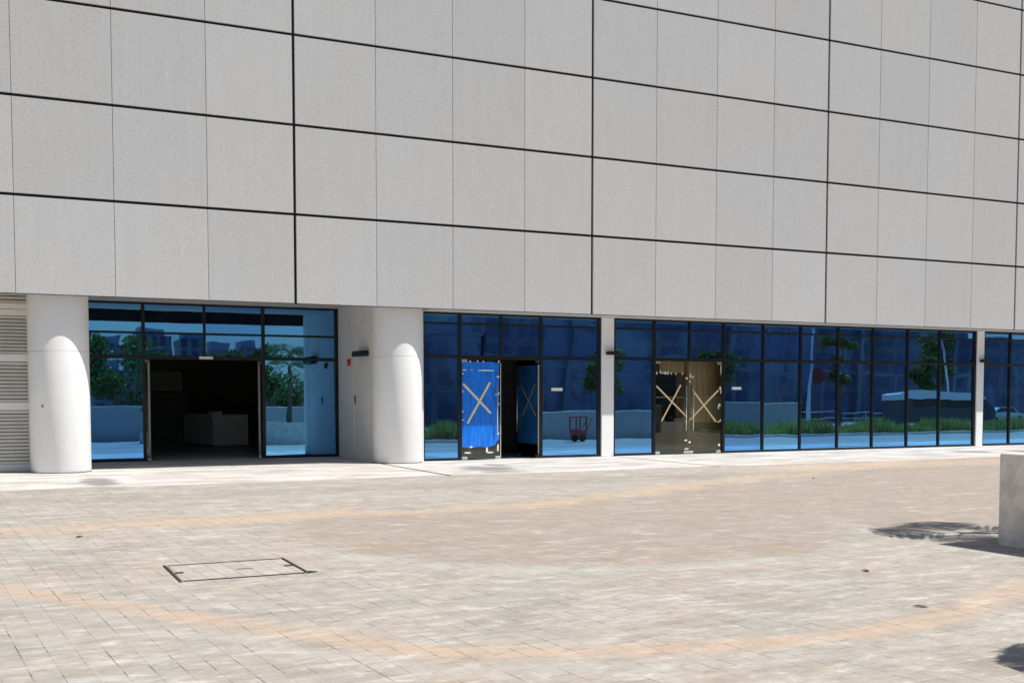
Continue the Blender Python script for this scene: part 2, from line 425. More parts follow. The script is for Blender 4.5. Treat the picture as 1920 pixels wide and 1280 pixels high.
# facade of the tower block opposite: bands of windows
def mk_tower(name, wall, glass, bw, rh, frac):
    m, nt, out = newmat(name); g = G(nt)
    p = g.coord(); n = g.noise(p, .15, 3)
    br = g.n('ShaderNodeTexBrick'); br.offset = 0
    xyz = g.xyz(p); cb = g.n('ShaderNodeCombineXYZ')
    g.setin(cb, 0, g.m('ADD', xyz[0], xyz[1])); g.setin(cb, 1, xyz[2]); g.setin(br, 'Vector', cb.outputs[0])
    br.inputs['Color1'].default_value = (*glass,1); br.inputs['Color2'].default_value = (*(x*1.6 for x in glass),1); br.inputs['Mortar'].default_value = (*wall,1)
    br.inputs['Scale'].default_value = 1; br.inputs['Mortar Size'].default_value = frac; br.inputs['Brick Width'].default_value = bw; br.inputs['Row Height'].default_value = rh
    n2 = g.noise(g.map(p, sc=(1,1,.6)), .085, 4, .6, .5); n3 = g.noise(p, .32, 3, .6)
    col = g.mix(g.m('MULTIPLY', n, .3), br.outputs['Color'], (.05,.06,.08))
    col = g.mix(g.m('MULTIPLY', g.step(n2, .50, .62), .75), col, (.38,.44,.56))  # sky reflections painted into the facade colour as pale blue patches
    col = g.mix(g.m('MULTIPLY', g.step(n3, .56, .66), .6), col, (.05,.06,.10))
    nt.links.new(g.bsdf(col, .3, 0, None, .5), out.inputs[0]); return m
M_tower = mk_tower('tower_facade', (.22,.23,.25), (.03,.05,.09), 2.4, 3.2, .5)
M_block = mk_tower('dark_block_facade', (.24,.25,.31), (.09,.12,.22), 4.2, 3.6, .42)
M_band = plain('grey_metal_band', (.30,.33,.40), .4, .3, bump=0)
M_fin = plain('pale_fin_metal', (.30,.33,.38), .4, .2, bump=0)
M_hedgewall = plain('plaza_wall_render', (.50,.49,.47), .8, var=.05, scale=1)

# ------------------------------------------------------------------ setting
Z0 = 4.067; P = 2.168; W = 2.1         # underside of the cladding, panel height, panel width
b = MB(); b.add([(-900,-900,-.35),(900,-900,-.35),(900,900,-.35),(-900,900,-.35)], [(0,1,2,3)])
struct(b.build('ground', M_ground))
b = MB(); b.box(-40,75,-46,-4.20,-.3,0)
struct(b.build('plaza', M_plaza))
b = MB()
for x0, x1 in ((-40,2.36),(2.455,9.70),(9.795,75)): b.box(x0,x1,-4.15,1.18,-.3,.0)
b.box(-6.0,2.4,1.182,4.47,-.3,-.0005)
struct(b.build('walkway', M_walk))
b = MB(); b.box(-120,150,-62,-48,-.3,-.12); struct(b.build('road', M_asphalt))
for cx, lab in ((2.4075,'dark slot drain crossing the pale walkway beside the right hand round column'),
                (9.7475,'dark slot drain crossing the pale walkway from the slim pier left of the taped doors')):
    t = thing('slot_drain', lab, 'drain', (cx,-1.5,-.3), group='slot drains across the walkway')
    a = MB(); a.box(cx-.044,cx+.044,-4.15,.9,-.3,-.05); a.build('channel', M_back, t)
    a = MB()
    for k in range(84):
        y = -4.12+k*.06; a.box(cx-.042,cx+.042,y,y+.022,-.03,-.006)
    a.box(cx-.044,cx-.036,-4.15,.92,-.0505,-.004); a.box(cx+.036,cx+.044,-4.15,.92,-.0505,-.004)
    a.build('grating', M_rust, t)

# ------------------------------------------------------------------ main building
B = thing('commercial_building', 'large grey building clad in square concrete panels above a glazed ground floor', 'building', (9,12,0))
b = MB(); b.box(-14,48,.055,30,4.72,21.0); b.build('wall', M_back, B)
b = MB(); b.box(-14.2,48.2,-.05,30.2,21.0,21.5); b.build('roof', M_soffit, B)
vis = set()
for j, (i0, i1) in enumerate(((-5,14),(-5,14),(-5,14),(-4,14),(2,14),(9,14))):
    for i in range(i0, i1): vis.add((i,j))
def panel(mb, i, j):
    gl = .034 if i % 4 == 0 else .0045; gr = .034 if (i+1) % 4 == 0 else .0045
    mb.box(i*W+gl, (i+1)*W-gr, 0, .05, Z0+j*P+(.034 if j else 0), Z0+(j+1)*P-.034, .005)
rest = MB()
for j in range(8):
    for i in range(-6, 22):
        if (i,j) in vis:
            a = MB(); panel(a, i, j); a.build('cladding_panel', M_panel, B)
        else: panel(rest, i, j)
o = rest.build('upper_cladding', M_panel, B); o['kind'] = 'stuff'
a = MB()
a.box(3.74,48,.262,1.3,Z0+.003,4.36)              # underside over the right hand shops
a.box(-14,3.738,.286,4.75,4.66,4.70)              # underside over the recess
a.box(-14,2.398,1.7,4.75,4.325,4.658)
a.build('soffit', M_soffit, B)
a = MB(); a.box(-14,48,.056,.26,Z0+.002,4.70); a.build('fascia_lining', M_back, B)   # back of the hanging fascia
# walls beside the recess, and rooms behind the glass
a = MB(); a.box(2.4,3.74,1.0,4.70,0,4.659); a.build('return_wall', M_wall, B)
a = MB(); a.box(-6.05,-4.78,1.05,4.70,0,4.659); a.build('side_wall', M_wall, B)
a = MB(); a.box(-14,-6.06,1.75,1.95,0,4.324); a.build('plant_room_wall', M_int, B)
a = MB()
a.box(-9,8.5,4.48,17.5,-.3,-.004); a.box(3.76,40,1.2,4.47,-.3,-.004); a.box(8.6,40,4.48,12,-.3,-.004)
a.build('interior_floor', M_intfloor, B)
a = MB()
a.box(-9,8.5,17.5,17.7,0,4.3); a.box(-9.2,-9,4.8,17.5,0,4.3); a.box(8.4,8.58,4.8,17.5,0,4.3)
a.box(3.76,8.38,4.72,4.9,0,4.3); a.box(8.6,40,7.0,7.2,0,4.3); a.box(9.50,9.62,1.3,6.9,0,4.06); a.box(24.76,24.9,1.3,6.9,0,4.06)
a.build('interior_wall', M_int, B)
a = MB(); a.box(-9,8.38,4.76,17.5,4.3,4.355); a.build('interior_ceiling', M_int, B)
# steel door in the return wall
d = MB(); d.box(2.385,2.399,2.95,4.22,.02,2.70); dd = d.build('service_door', M_wall, B)
a = MB(); a.box(2.372,2.384,4.02,4.10,1.32,1.60); a.tube([(2.372,4.06,1.45),(2.33,4.06,1.45),(2.33,3.90,1.45)], .012); a.build('handle', M_steel, dd)

def column(x, y, lab):
    t = thing('round_column', lab, 'column', (x,y,0), group='white round columns')
    a = MB(); a.lathe(x, y, [(.652,.0),(.66,.012),(.66,2.806),(.654,2.812)], 128); a.build('lower_drum', M_white, t, autos=40)
    a = MB(); a.lathe(x, y, [(.654,2.820),(.66,2.826),(.66,4.659)], 128); a.build('upper_drum', M_white, t, autos=40)
    a = MB(); a.cyl(x, y, .0, .022, .668, n=96); a.build('base_seal', M_frame2, t)
    if x < 0:
        a = MB(); a.cyl(x-.40, 1.55, y-.535, y-.50, .035, n=14, axis='y'); a.build('wall_plug', M_frame2, t)
    a = MB(); a.cyl(x, y, 2.80, 2.83, .645, n=64); a.build('joint', M_soffit, t, smooth=False)
column(-5.38, 1.0, 'fat white round column between the louvred screen and the open entrance')
column(2.99, 1.0, 'fat white round column beside the red fire alarm, left of the blue filmed door')
for x0, x1, lab in ((9.345,9.765,'slim white square pier between the blue filmed door shop and the long glass front'),
                    (24.66,25.0,'slim white square pier at the far right end of the long glass front')):
    a = MB(); a.box(x0,x1,1.06,1.6,0,Z0+.001,.012)
    tag(a.build('square_pier', M_white), lab, 'pier', 'white square piers')

# louvred screen on the far left
L = thing('louvre_screen', 'beige horizontal louvre screen at the left end beside the round column', 'louvre', (-8,1.42,0))
def slats(z0, z1, n):
    a = MB(); h = (z1-z0)/n
    for k in range(n):
        z = z0+k*h
        a.prism([(1.40,z+h*.10),(1.414,z+h*.06),(1.452,z+h*.80),(1.438,z+h*.84)], -13.5, -6.02, 'x')
    return a
for z0, z1, n in ((.18,1.45,15),(1.63,2.585,11),(2.76,3.66,11),(3.94,4.30,4)):
    slats(z0, z1, n).build('slat_panel', M_louvre, L)
for z0, z1 in ((0.0,.179),(1.451,1.629),(2.586,2.759),(3.661,3.80),(3.81,3.939)):
    a = MB(); a.box(-13.5,-6.02,1.385,1.51,z0,z1,.004); a.build('rail', M_louvreband, L)
a = MB(); a.box(-13.5,-6.02,1.60,1.61,0,4.3); a.build('backing', M_back, L)

# ------------------------------------------------------------------ shopfronts
TILT = .0075
def rnd(s): return (random.random()-.5)*2*s
def shopfront(lab, y, verts, hors, panes, name='glass_shopfront', fr=.07, tl=.0077):
    """verts: (x, z0, z1, width); hors: (x0, x1, z0, z1); panes: (x0,x1,z0,z1)"""
    t = thing(name, lab, 'shopfront', ((verts[0][0]+verts[-1][0])/2, y, 0), group='blue glass shopfronts')
    a = MB()
    for x, z0, z1, w in verts: a.box(x-w/2, x+w/2, y-.045, y+.075, z0, z1, .004)
    for x0, x1, z0, z1 in hors: a.box(x0, x1, y-.042, y+.072, z0, z1, .004)
    a.build('frame', M_frame, t)
    for x0, x1, z0, z1 in panes:
        a = MB(); hgt = z1-z0
        a.pane(x0+.005, x1-.005, y+.015, z0+.005, z1-.005, bulge=random.uniform(-.0008,.0014)*min(1,hgt/2), tilt=(tl if z0 < 1 else 0)+rnd(.0012), yaw=rnd(.0016))
        a.build('glass_pane', M_glass, t, smooth=False, autos=30)
    return t
def front(lab, y, xs, toponly, doors, ztop, zmid, zhead, zfoot=.07, tl=.0077):
    """xs: full mullions; toponly: mullions above the door head; doors: (x0,x1) bays left open"""
    isdoor = lambda a, c: any(abs(a-p) < .02 for p, q in doors)
    verts = [(x, 0, ztop, .085 if any(abs(x-p) < .02 or abs(x-q) < .02 for p, q in doors) else .062) for x in xs]
    verts[0] = (xs[0], 0, ztop, .07); verts[-1] = (xs[-1], 0, ztop, .09)
    verts += [(x, zhead, ztop, .062) for x in toponly]
    hors = [(xs[0], xs[-1], ztop-.05, ztop)]
    panes = []
    for a, c in zip(xs[:-1], xs[1:]):
        door = isdoor(a, c)
        hors.append((a, c, zhead-.055 if not door else zhead-.07, zhead+.035))
        hors.append((a, c, zmid-.027, zmid+.027))
        if not door:
            hors.append((a, c, 0, zfoot)); panes.append((a+.03, c-.03, zfoot, zhead-.055))
        cuts = [a]+[m for m in toponly if a < m < c]+[c]
        for p, q in zip(cuts[:-1], cuts[1:]):
            panes.append((p+.03, q-.03, zhead+.035, zmid-.027)); panes.append((p+.03, q-.03, zmid+.027, ztop-.05))
    verts.sort()
    return shopfront(lab, y, verts, hors, panes, tl=tl)
def rail_cuts(): pass

Y1 = 4.5; Y2 = 1.15
S1 = front('blue glass entrance front set deep in the recess with its sliding doors standing open', Y1, [-4.74,-3.06,.205,2.345], [-1.43], [(-3.06,.205)], 4.322, 3.5, 2.85, tl=.013)
S2 = front('blue glass shopfront with one blue filmed door and one door open', Y2, [3.78,4.865,7.385,9.30], [6.135], [(4.865,7.385)], 4.062, 3.77, 2.87)
S3 = front('long blue glass shopfront with a clear taped double door near its left end', Y2, [9.80,11.215,13.775,15.30,16.81,18.37,19.88,21.44,22.93,24.615], [12.495], [(11.215,13.775)], 4.062, 3.77, 2.90)
S4 = front('blue glass shopfront cut off by the right edge, beyond the last pier', Y2, [25.04,26.40,27.9,29.4,30.9,32.4,33.9], [], [], 4.062, 3.77, 2.90)

# unit 1: sliding doors parked open, sensor over them
def slide(x0, x1):
    a = MB()
    for p in (x0, x1): a.box(p-.03, p+.03, Y1+.10, Y1+.15, .03, 2.77, .003)
    a.box(x0, x1, Y1+.10, Y1+.15, .03, .11); a.box(x0, x1, Y1+.10, Y1+.15, 2.70, 2.77)
    o = a.build('sliding_door', M_frame2, S1)
    a = MB(); a.pane(x0+.031, x1-.031, Y1+.118, .112, 2.699, tilt=0); a.build('glass', M_clear, o)
    return o
o = slide(-4.40,-2.92); a = MB(); a.box(-2.96,-2.90,Y1+.06,Y1+.10,0.005,.07); a.build('handle', M_steel, o)
o = slide(.10,1.60); a = MB(); a.box(.07,.13,Y1+.06,Y1+.10,0.005,.09); a.box(.055,.075,Y1+.07,Y1+.09,1.40,1.43); a.build('handle', M_steel, o)
a = MB(); a.box(-1.60,-1.22,Y1-.12,Y1-.046,2.80,2.875,.01); a.build('door_sensor', M_paper, S1)

# glass door leaves
def leaf_mats(hx, ang, w, y=Y2):
    """local x runs from the hinge to the free edge; ang turns the leaf into the shop"""
    return Matrix.Translation((hx, y+.015, 0)) @ Matrix.Rotation(ang, 4, 'Z')
def door(front_, hx, ang, w, mat, zt, sgn):
    Mx = leaf_mats(hx, ang, w)
    a = MB(); a.M = Mx
    x0, x1 = (.015, w) if sgn > 0 else (-w, -.015)
    a.box(x0, x1, -.006, .006, .03, zt)
    o = a.build('door_leaf', mat, front_)
    free = x1 if sgn > 0 else x0; hin = x0 if sgn > 0 else x1
    # patch fittings top and bottom
    for e, za in ((hin, .015), (free, .015), (hin, zt-.06)):
        s_ = -1 if e == x1 else 1
        a = MB(); a.M = Mx; a.box(min(e, e+s_*.17), max(e, e+s_*.17), -.014, .014, za, za+.07, .003)
        a.build('patch_fitting', M_steel, o)
    # long pull handle both sides
    hx_ = free-sgn*.13
    a = MB(); a.M = Mx
    for side in (-1, 1):
        a.tube([(hx_, side*.06, .72), (hx_, side*.06, 2.10)], .017, 10)
        for z in (.86, 1.96): a.tube([(hx_, 0, z), (hx_, side*.06, z)], .010, 8)
    a.build('handle', M_steel, o, smooth=True)
    return o, Mx, x0, x1
def cross(o, Mx, strips, mat, y=-.0085):
    a = MB(); a.M = Mx
    for (xa, za), (xb, zb), wd in strips:
        d = Vector((xb-xa, zb-za)).normalized(); n = Vector((-d.y, d.x))*wd/2
        a.prism([(xa+n.x, za+n.y), (xa-n.x, za-n.y), (xb-n.x, zb-n.y), (xb+n.x, zb+n.y)], y-.0012, y+.0005)
        y -= .0022
    a.build('tape_cross', mat, o)
def scraps(o, Mx, items, mat, nm='film_scrap'):
    a = MB(); a.M = Mx
    for x, z, w, h in items:
        k = [(x+w*.5*math.cos(t)*random.uniform(.7,1.1), z+h*.5*math.sin(t)*random.uniform(.7,1.1)) for t in [2*PI*q/7 for q in range(7)]]
        a.prism(k[::-1], -.0105, -.0065)
    a.build(nm, mat, o)
ZT = 2.785
# unit 2 left leaf: clear glass under blue film
o, Mx, x0, x1 = door(S2, 4.91, 0, 1.215, M_clear, ZT, 1)
a = MB(); a.M = Mx
a.prism([(.03,.36),(.30,.33),(.52,.37),(.80,.34),(1.03,.40),(1.10,.52),(1.155,.55),(1.15,1.4),(1.16,2.70),(.9,2.735),(.45,2.72),(.03,2.735)][::-1], -.0078, -.0062)
a.build('blue_film', M_film, o)
cross(o, Mx, [((.06,2.12),(.90,1.30),.062),((.88,2.16),(.19,1.02),.062)], M_tape, -.0095)
scraps(o, Mx, [(.10,2.50,.14,.03),(.32,2.50,.07,.025),(.78,2.49,.62,.035),(1.13,2.32,.10,.06),(1.15,1.55,.06,.06),(1.15,1.86,.08,.04),(1.10,1.82,.16,.04),(.05,1.35,.07,.04),(.05,1.12,.10,.03),(.05,1.9,.05,.05),(.05,2.40,.05,.05),(1.13,.72,.1,.06),(.10,2.77,.18,.05),(.28,2.74,.06,.05),(.50,2.75,.05,.07),(.68,2.74,.05,.06),(1.15,2.74,.06,.09),(.30,.36,.10,.05),(.78,.27,.07,.16),(.20,.20,.26,.05),(.88,.20,.25,.05),(1.12,.32,.06,.3)], M_tapewhite)
a = MB(); a.M = Mx; a.box(1.203,1.2152,-.009,.009,.1,2.70); a.build('edge_strip', M_tapewhite, o)
# unit 2 right leaf: swung in
o, Mx, x0, x1 = door(S2, 7.335, -math.radians(83), 1.19, M_clear, ZT, -1)
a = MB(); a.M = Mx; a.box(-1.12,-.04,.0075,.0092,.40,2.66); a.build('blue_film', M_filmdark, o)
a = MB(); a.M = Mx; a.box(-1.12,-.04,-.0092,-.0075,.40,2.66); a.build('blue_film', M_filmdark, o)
cross(o, Mx, [((-.95,2.1),(-.15,1.22),.04),((-.18,2.12),(-.85,1.2),.04)], M_tapeshade, -.0105)
a = MB(); a.M = Mx; a.box(-.036,-.012,-.012,.012,.12,2.68); a.build('edge_strip', M_tapewhite, o)
# unit 3: two clear leaves with crosses
o, Mx, x0, x1 = door(S3, 11.26, 0, 1.235, M_clear, ZT+.03, 1)
cross(o, Mx, [((.05,2.08),(1.17,1.13),.052),((.93,2.12),(.24,1.02),.052)], M_tape)
scraps(o, Mx, [(.06,2.47,.05,.10),(.19,2.50,.05,.13),(.27,2.48,.04,.10),(.37,2.47,.10,.10),(.46,2.47,.05,.10),(.58,2.46,.04,.09),(.74,2.45,.04,.08),(.98,2.46,.04,.09),(1.14,2.32,.10,.07),(1.15,1.69,.08,.06),(1.12,1.00,.12,.04),(1.13,.42,.14,.05),(1.16,.16,.2,.05),(1.10,.05,.16,.03)], M_tapewhite)
o, Mx, x0, x1 = door(S3, 13.73, 0, 1.235, M_clear, ZT+.03, -1)
cross(o, Mx, [((-1.12,1.98),(-.22,.98),.052),((-.14,1.96),(-1.21,1.04),.052)], M_tape)
scraps(o, Mx, [(-1.19,2.40,.05,.16),(-1.10,2.36,.05,.10),(-1.21,2.22,.05,.08),(-.05,2.60,.035,.42),(-.07,2.02,.09,.14),(-.05,1.92,.05,.16),(-.10,1.50,.10,.09),(-.13,1.42,.05,.14),(-.06,1.02,.06,.08),(-.13,.98,.08,.05),(-1.20,.36,.08,.07),(-.09,.26,.09,.09),(-.15,.05,.15,.03)], M_tapewhite)

# notices stuck on the glass
for x, y, z, lab in ((7.90,Y2,1.97,'small pale notice stuck on the pane right of the open blue door'), (14.27,Y2,2.02,'small white notice stuck on the pane right of the taped clear doors')):
    t = thing('notice_plate', lab, 'notice', (x,y,z), group='small notices on the glass')
    a = MB(); a.box(x-.19,x+.19,y-.012,y-.004+.006,z-.05,z+.05,.003); a.build('backing_plate', M_frame2, t)
    a = MB(); a.box(x-.18,x+.18,y-.016,y-.0125,z-.042,z+.042); a.build('face', M_paper, t)

# small fittings
def lamp(pos, ax, lab):
    x, y, z = pos
    t = thing('wall_lamp', lab, 'lamp', pos, group='black wall lamps')
    a = MB()
    if ax == 'y':
        a.box(x-.20,x+.20,y-.20,y-.03,z-.05,z+.05,.008); a.build('lamp_body', M_lamp, t)
        a = MB(); a.box(x-.06,x+.06,y-.03,y+.012,z-.04,z+.04,.004); a.build('bracket', M_lamp, t)
    else:
        a.box(x-.24,x-.04,y-.42,y+.42,z-.075,z+.075,.008); a.build('lamp_body', M_lamp, t)
        a = MB(); a.box(x-.04,x+.012,y-.1,y+.1,z-.05,z+.05,.004); a.build('bracket', M_lamp, t)
lamp((9.66,1.05,3.03), 'y', 'flat black wall lamp on the slim pier beside the long glass front')
lamp((24.93,1.05,3.01), 'y', 'flat black wall lamp on the slim pier at the far right')
lamp((2.4,1.95,2.93), 'x', 'black box wall lamp in the recess next to the round column')
t = thing('fire_alarm', 'red fire alarm sounder on the recess wall, below the black lamp', 'alarm', (2.4,3.35,2.72))
a = MB(); a.box(2.37,2.401,3.22,3.48,2.63,2.83,.01); a.build('base', M_red, t)
a = MB(); a.cyl(3.35,2.73,2.32,2.37,.07,n=20,axis='x'); a.build('sounder', M_red, t)
a = MB(); a.cyl(3.35,2.73,2.30,2.3195,.03,n=16,axis='x'); a.build('strobe', M_paper, t)
t = thing('card_reader', 'small grey keypad on the recess wall beside the steel door edge', 'keypad', (2.4,2.7,1.75))
a = MB(); a.box(2.375,2.401,3.86-1.1,3.98-1.1,1.55,1.80,.006); a.build('body', M_frame2, t)
a = MB(); a.box(2.368,2.3745,2.79,2.85,1.70,1.77); a.build('screen', M_back, t)

# inside the open entrance
t = thing('reception_desk', 'pale grey reception desk standing inside the dark open entrance', 'desk', (.14,11.84,0), 0)
ang = math.radians(11); Mx = Matrix.Translation((.137,11.84,0)) @ Matrix.Rotation(ang, 4, 'Z')
a = MB(); a.M = Mx; a.box(0,1.25,0,.03,.07,1.12,.004); a.box(.0,.30,.0,.5,1.121,1.24,.004); a.build('front_panel', M_desk, t)
a = MB(); a.M = Mx; a.box(.0,1.25,.031,.7,.0,1.118,.004); a.build('body', M_deskdark, t)
a = MB(); a.M = Mx; a.box(-.03,.0,.02,2.9,.07,1.15,.004); a.build('side_panel', M_desk, t)
a = MB(); a.M = Mx; a.box(.301,1.27,-.02,.75,1.1195,1.15,.004); a.build('worktop', M_deskdark, t)
t = thing('wall_screen', 'dim greenish screen on the dark wall inside the open entrance', 'screen', (-1.5,15.0,2))
a = MB(); a.box(-1.75,-.35,15.0,15.06,1.9,2.75,.01); a.build('bezel', M_frame, t)
a = MB(); a.box(-1.69,-.41,14.99,14.999,1.97,2.68); a.build('panel', plain('green_board', (.22,.30,.18), .5, bump=0), t)
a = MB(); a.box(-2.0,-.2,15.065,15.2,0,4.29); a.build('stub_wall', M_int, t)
# inside the taped doors
t = thing('timber_cabinet', 'tall brown timber cabinet seen through the taped clear doors', 'cabinet', (14.3,1.8,0))
for k in range(3):
    a = MB(); a.box(12.88+k*.82,12.88+k*.82+.81,1.75,1.78,.95,3.05,.004); a.build('cabinet_door', M_wood, t)
a = MB(); a.box(12.85,15.36,1.785,2.4,.0,3.10,.004); a.build('carcass', M_wood, t)
a = MB(); a.box(12.87,15.35,1.74,1.784,.12,.94,.004); a.build('drawer_front', M_drawer, t)
t = thing('timber_shelf', 'brown timber wall shelf high up behind the left taped door', 'shelf', (12.2,2.1,2.0))
a = MB(); a.box(11.9,12.84,1.9,2.4,2.5,3.05,.004); a.build('cupboard', M_wood, t)
a = MB(); a.box(11.3,12.84,1.95,2.35,1.72,1.76,.004); a.build('board', M_wood, t)

# ------------------------------------------------------------------ things on the plaza
mx0, mx1, my0, my1 = -5.275, -4.025, -15.99, -14.93
t = thing('access_cover', 'rectangular paver filled access cover with rusty steel edges set in the plaza', 'access cover', (-4.65,-15.46,0))
def mk_cover():
    m, nt, out = newmat('cover_infill'); g = G(nt); p = g.geo()
    br = g.n('ShaderNodeTexBrick'); br.offset = .5; g.setin(br, 'Vector', g.map(p, rot=(0,0,math.radians(85.5))))
    for k, v in (('Color1', (.40,.365,.335,1)), ('Color2', (.50,.465,.43,1)), ('Mortar', (.20,.175,.155,1))): br.inputs[k].default_value = v
    br.inputs['Scale'].default_value = 1; br.inputs['Mortar Size'].default_value = .005; br.inputs['Brick Width'].default_value = .36; br.inputs['Row Height'].default_value = .178
    n = g.step(g.noise(p, 7, 5, .7), .35, .7)
    nt.links.new(g.bsdf(g.mix(g.m('MULTIPLY', n, .6), br.outputs['Color'], (.33,.285,.25)), .85), out.inputs[0]); return m
a = MB(); a.box(mx0+.03,mx1-.03,my0+.03,my1-.03,-.02,.004); a.build('infill', mk_cover(), t)
a = MB()
for x in (mx0, mx1): a.box(x-.015,x+.015,my0-.03,my1+.03,-.02,.008,.002)
for y in (my0, my1): a.box(mx0+.0285,mx1-.0285,y-(.014 if y == my0 else .007),y+(.014 if y == my0 else .007),-.02,.0075,.002)
a.prism([(mx1+.03,my0-.02),(mx1+.10,my0+.005),(mx1+.10,my0+.035),(mx1+.03,my0+.10)], .0, .007, 'z')
a.build('frame', M_rust, t)
for x0, x1 in ((mx0+.029,mx0+.11),(mx1-.11,mx1-.029)):
    a = MB(); a.box(x0,x1,(my0+my1)/2-.04,(my0+my1)/2+.03,.0045,.009,.001); a.build('lifting_lug', M_rust, t)
a = MB(); a.box(-4.63,-4.47,-15.49,-15.45,.0045,.006); a.build('name_plate', M_frame2, t)

for k, (x, y, r, lab) in enumerate(((9.2,-8.3,.5,'dark dry leaf on the brown dusty paving near the far kerb'),(1.15,-18.35,1.2,'dark dry leaf lying on pale paving left of the planter shadow'),(.2,-20.0,2.2,'dark dry leaf lying beside the orange dust ring'),(-5.9,-12.0,.8,'dark dry leaf on the paving at the left edge'))):
    a = MB(); a.M = Matrix.Translation((x,y,.004)) @ Matrix.Rotation(r,4,'Z')
    a.add([(-.07,0,.004),(-.03,.025,.012),(.03,.022,.016),(.075,0,.006),(.03,-.022,.010),(-.03,-.025,.006),(0,0,.002)],
          [(0,6,1),(1,6,2),(2,6,3),(3,6,4),(4,6,5),(5,6,0),(0,1,2,3,4,5)])
    tag(a.build('dry_leaf', M_leafdry), lab, 'leaf', 'dry leaves on the paving')

# planters and palms at the right, mostly outside the frame; their shadows reach the paving
def planter(x0, x1, y0, y1, h, lab):
    t = thing('concrete_planter', lab, 'planter', ((x0+x1)/2,(y0+y1)/2,0), group='concrete planters')
    a = MB(); th = .16
    O = [(x0,y0),(x1,y0),(x1,y1),(x0,y1)]; I = [(x0+th,y0+th),(x1-th,y0+th),(x1-th,y1-th),(x0+th,y1-th)]; c = .012
    J = [(x0+c,y0+c),(x1-c,y0+c),(x1-c,y1-c),(x0+c,y1-c)]
    vs = [(*p,0) for p in O]+[(*p,h-c) for p in O]+[(*p,h) for p in J]+[(*p,h) for p in I]+[(*p,.05) for p in I]
    a.add(vs, [(4*l+k, 4*l+(k+1) % 4, 4*l+4+(k+1) % 4, 4*l+4+k) for l in range(4) for k in range(4)]+[(16,17,18,19)])
    a.build('wall', M_planter, t)
    a = MB(); a.box(x0+th,x1-th,y0+th,y1-th,.05,h-.12); a.build('soil', M_soil, t)
planter(3.99,9.2,-22.4,-17.55,1.105,'plain concrete planter box cut off by the right edge of the picture')
planter(.15,1.5,-23.6,-22.2,.5,'low concrete planter box just outside the lower right corner')
def palm(x, y, z0, h, R, seed, lab, nf=18):
    rn = random.Random(seed); rn2 = random.Random(seed+50)
    t = thing('palm_tree', lab, 'palm', (x,y,z0), group='palms in the planters')
    a = MB(); pts = []; rr = []
    for k in range(9):
        u = k/8; pts.append((x+.05*math.sin(u*2), y, z0+h*u)); rr.append(.13-.05*u+.012*(k % 2))
    a.tube(pts, rr, 12); a.build('trunk', M_trunk, t, smooth=True)
    top = Vector(pts[-1])
    for f in range(nf):
        az = 2*PI*f/nf*2.4+rn.uniform(-.2,.2); el = rn.uniform(-.15,1.0); Lr = R*rn.uniform(.8,1.1)
        a = MB(); sp = []
        for k in range(10):
            u = k/9; dd = Lr*u
            rad = dd*math.cos(el)*(1-.12*u); zz = dd*math.sin(el)-.55*Lr*u*u
            sp.append(top+Vector((math.cos(az)*rad, math.sin(az)*rad, zz)))
        a.tube(sp, [.016-.0012*k for k in range(10)], 5)
        side = Vector((-math.sin(az), math.cos(az), 0))
        for k in range(18):
            u = .18+.82*k/17; i = min(8, int(u*9)); fr = u*9-i
            p = sp[i].lerp(sp[i+1], fr); tan = (sp[i+1]-sp[i]).normalized()
            ln = R*.46*math.sin(PI*min(1, .18+.8*u))+.03
            for s_ in (-1, 1):
                dr = (side*s_*.85+tan*.55+Vector((0,0,-.28+rn2.uniform(-.1,.1)))).normalized(); w = tan*.021
                q = p+dr*ln*.55; e = p+dr*ln+Vector((0,0,-.05*ln))
                a.add([p-w*.5, q-w, e, q+w, p+w*.5], [(0,1,2,3,4)])
        a.build('frond', M_palm, t)
palm(6.55,-17.95,.98,2.85,1.65,3,'small feathery palm growing from the planter at the right edge', 10)
palm(.75,-22.8,.4,1.5,1.0,5,'small feathery palm growing from the low planter at the lower right corner', 11)

# ------------------------------------------------------------------ across the plaza: what the glass mirrors
t = thing('office_block', 'long dark office block across the street, mirrored in the long glass front', 'building', (70,-78,0))
a = MB(); a.box(37.5,104,-95,-70,-.3,24); a.build('wall', M_block, t)
a = MB()
for z in (5.4,9.6,14.2,18.6): a.box(37.3,104.2,-70.25,-69.99,z,z+.35)
a.build('floor_band', M_band, t)
a = MB()
for k in range(12): a.box(37.9+k*6,38.4+k*6,-70.6,-69.98,-.3,5.39)
a.build('pilaster', M_band, t)
a = MB()
for k in range(6):
    c = 43+k*11
    for q in range(12):
        p0 = c-4.4+q*.733; f0 = lambda u: 10.2+3.2*math.sqrt(max(0, 1-((u-c)/4.4)**2))
        a.prism([(p0,f0(p0)),(p0+.733,f0(p0+.733)),(p0+.733,f0(p0+.733)+.4),(p0,f0(p0)+.4)], -70.5, -70.01)
a.build('arch', M_band, t)
for x0, x1, h, lab in ((29.5,37.2,7.6,'low grey annexe at the left end of the dark office block'),(104.5,210,8.6,'long low dark building to the right of the office block')):
    t = thing('low_building', lab, 'building', ((x0+x1)/2,-80,0), group='low buildings beside the office block')
    a = MB(); a.box(x0,x1,-90,-70.5,-.3,h); a.build('wall', M_block, t)
    a = MB(); a.box(x0-.1,x1+.1,-90.1,-70.2,h+.001,h+.4); a.build('roof_edge', M_band, t)
tw = [(12,5,18),(20,7,20.5),(29,9,22.5),(39,6.5,21.5),(47,6,19.5),(54,5.5,20),(62,7,15.5),(75,9,21),(-8,9,16),(2,6,19)]
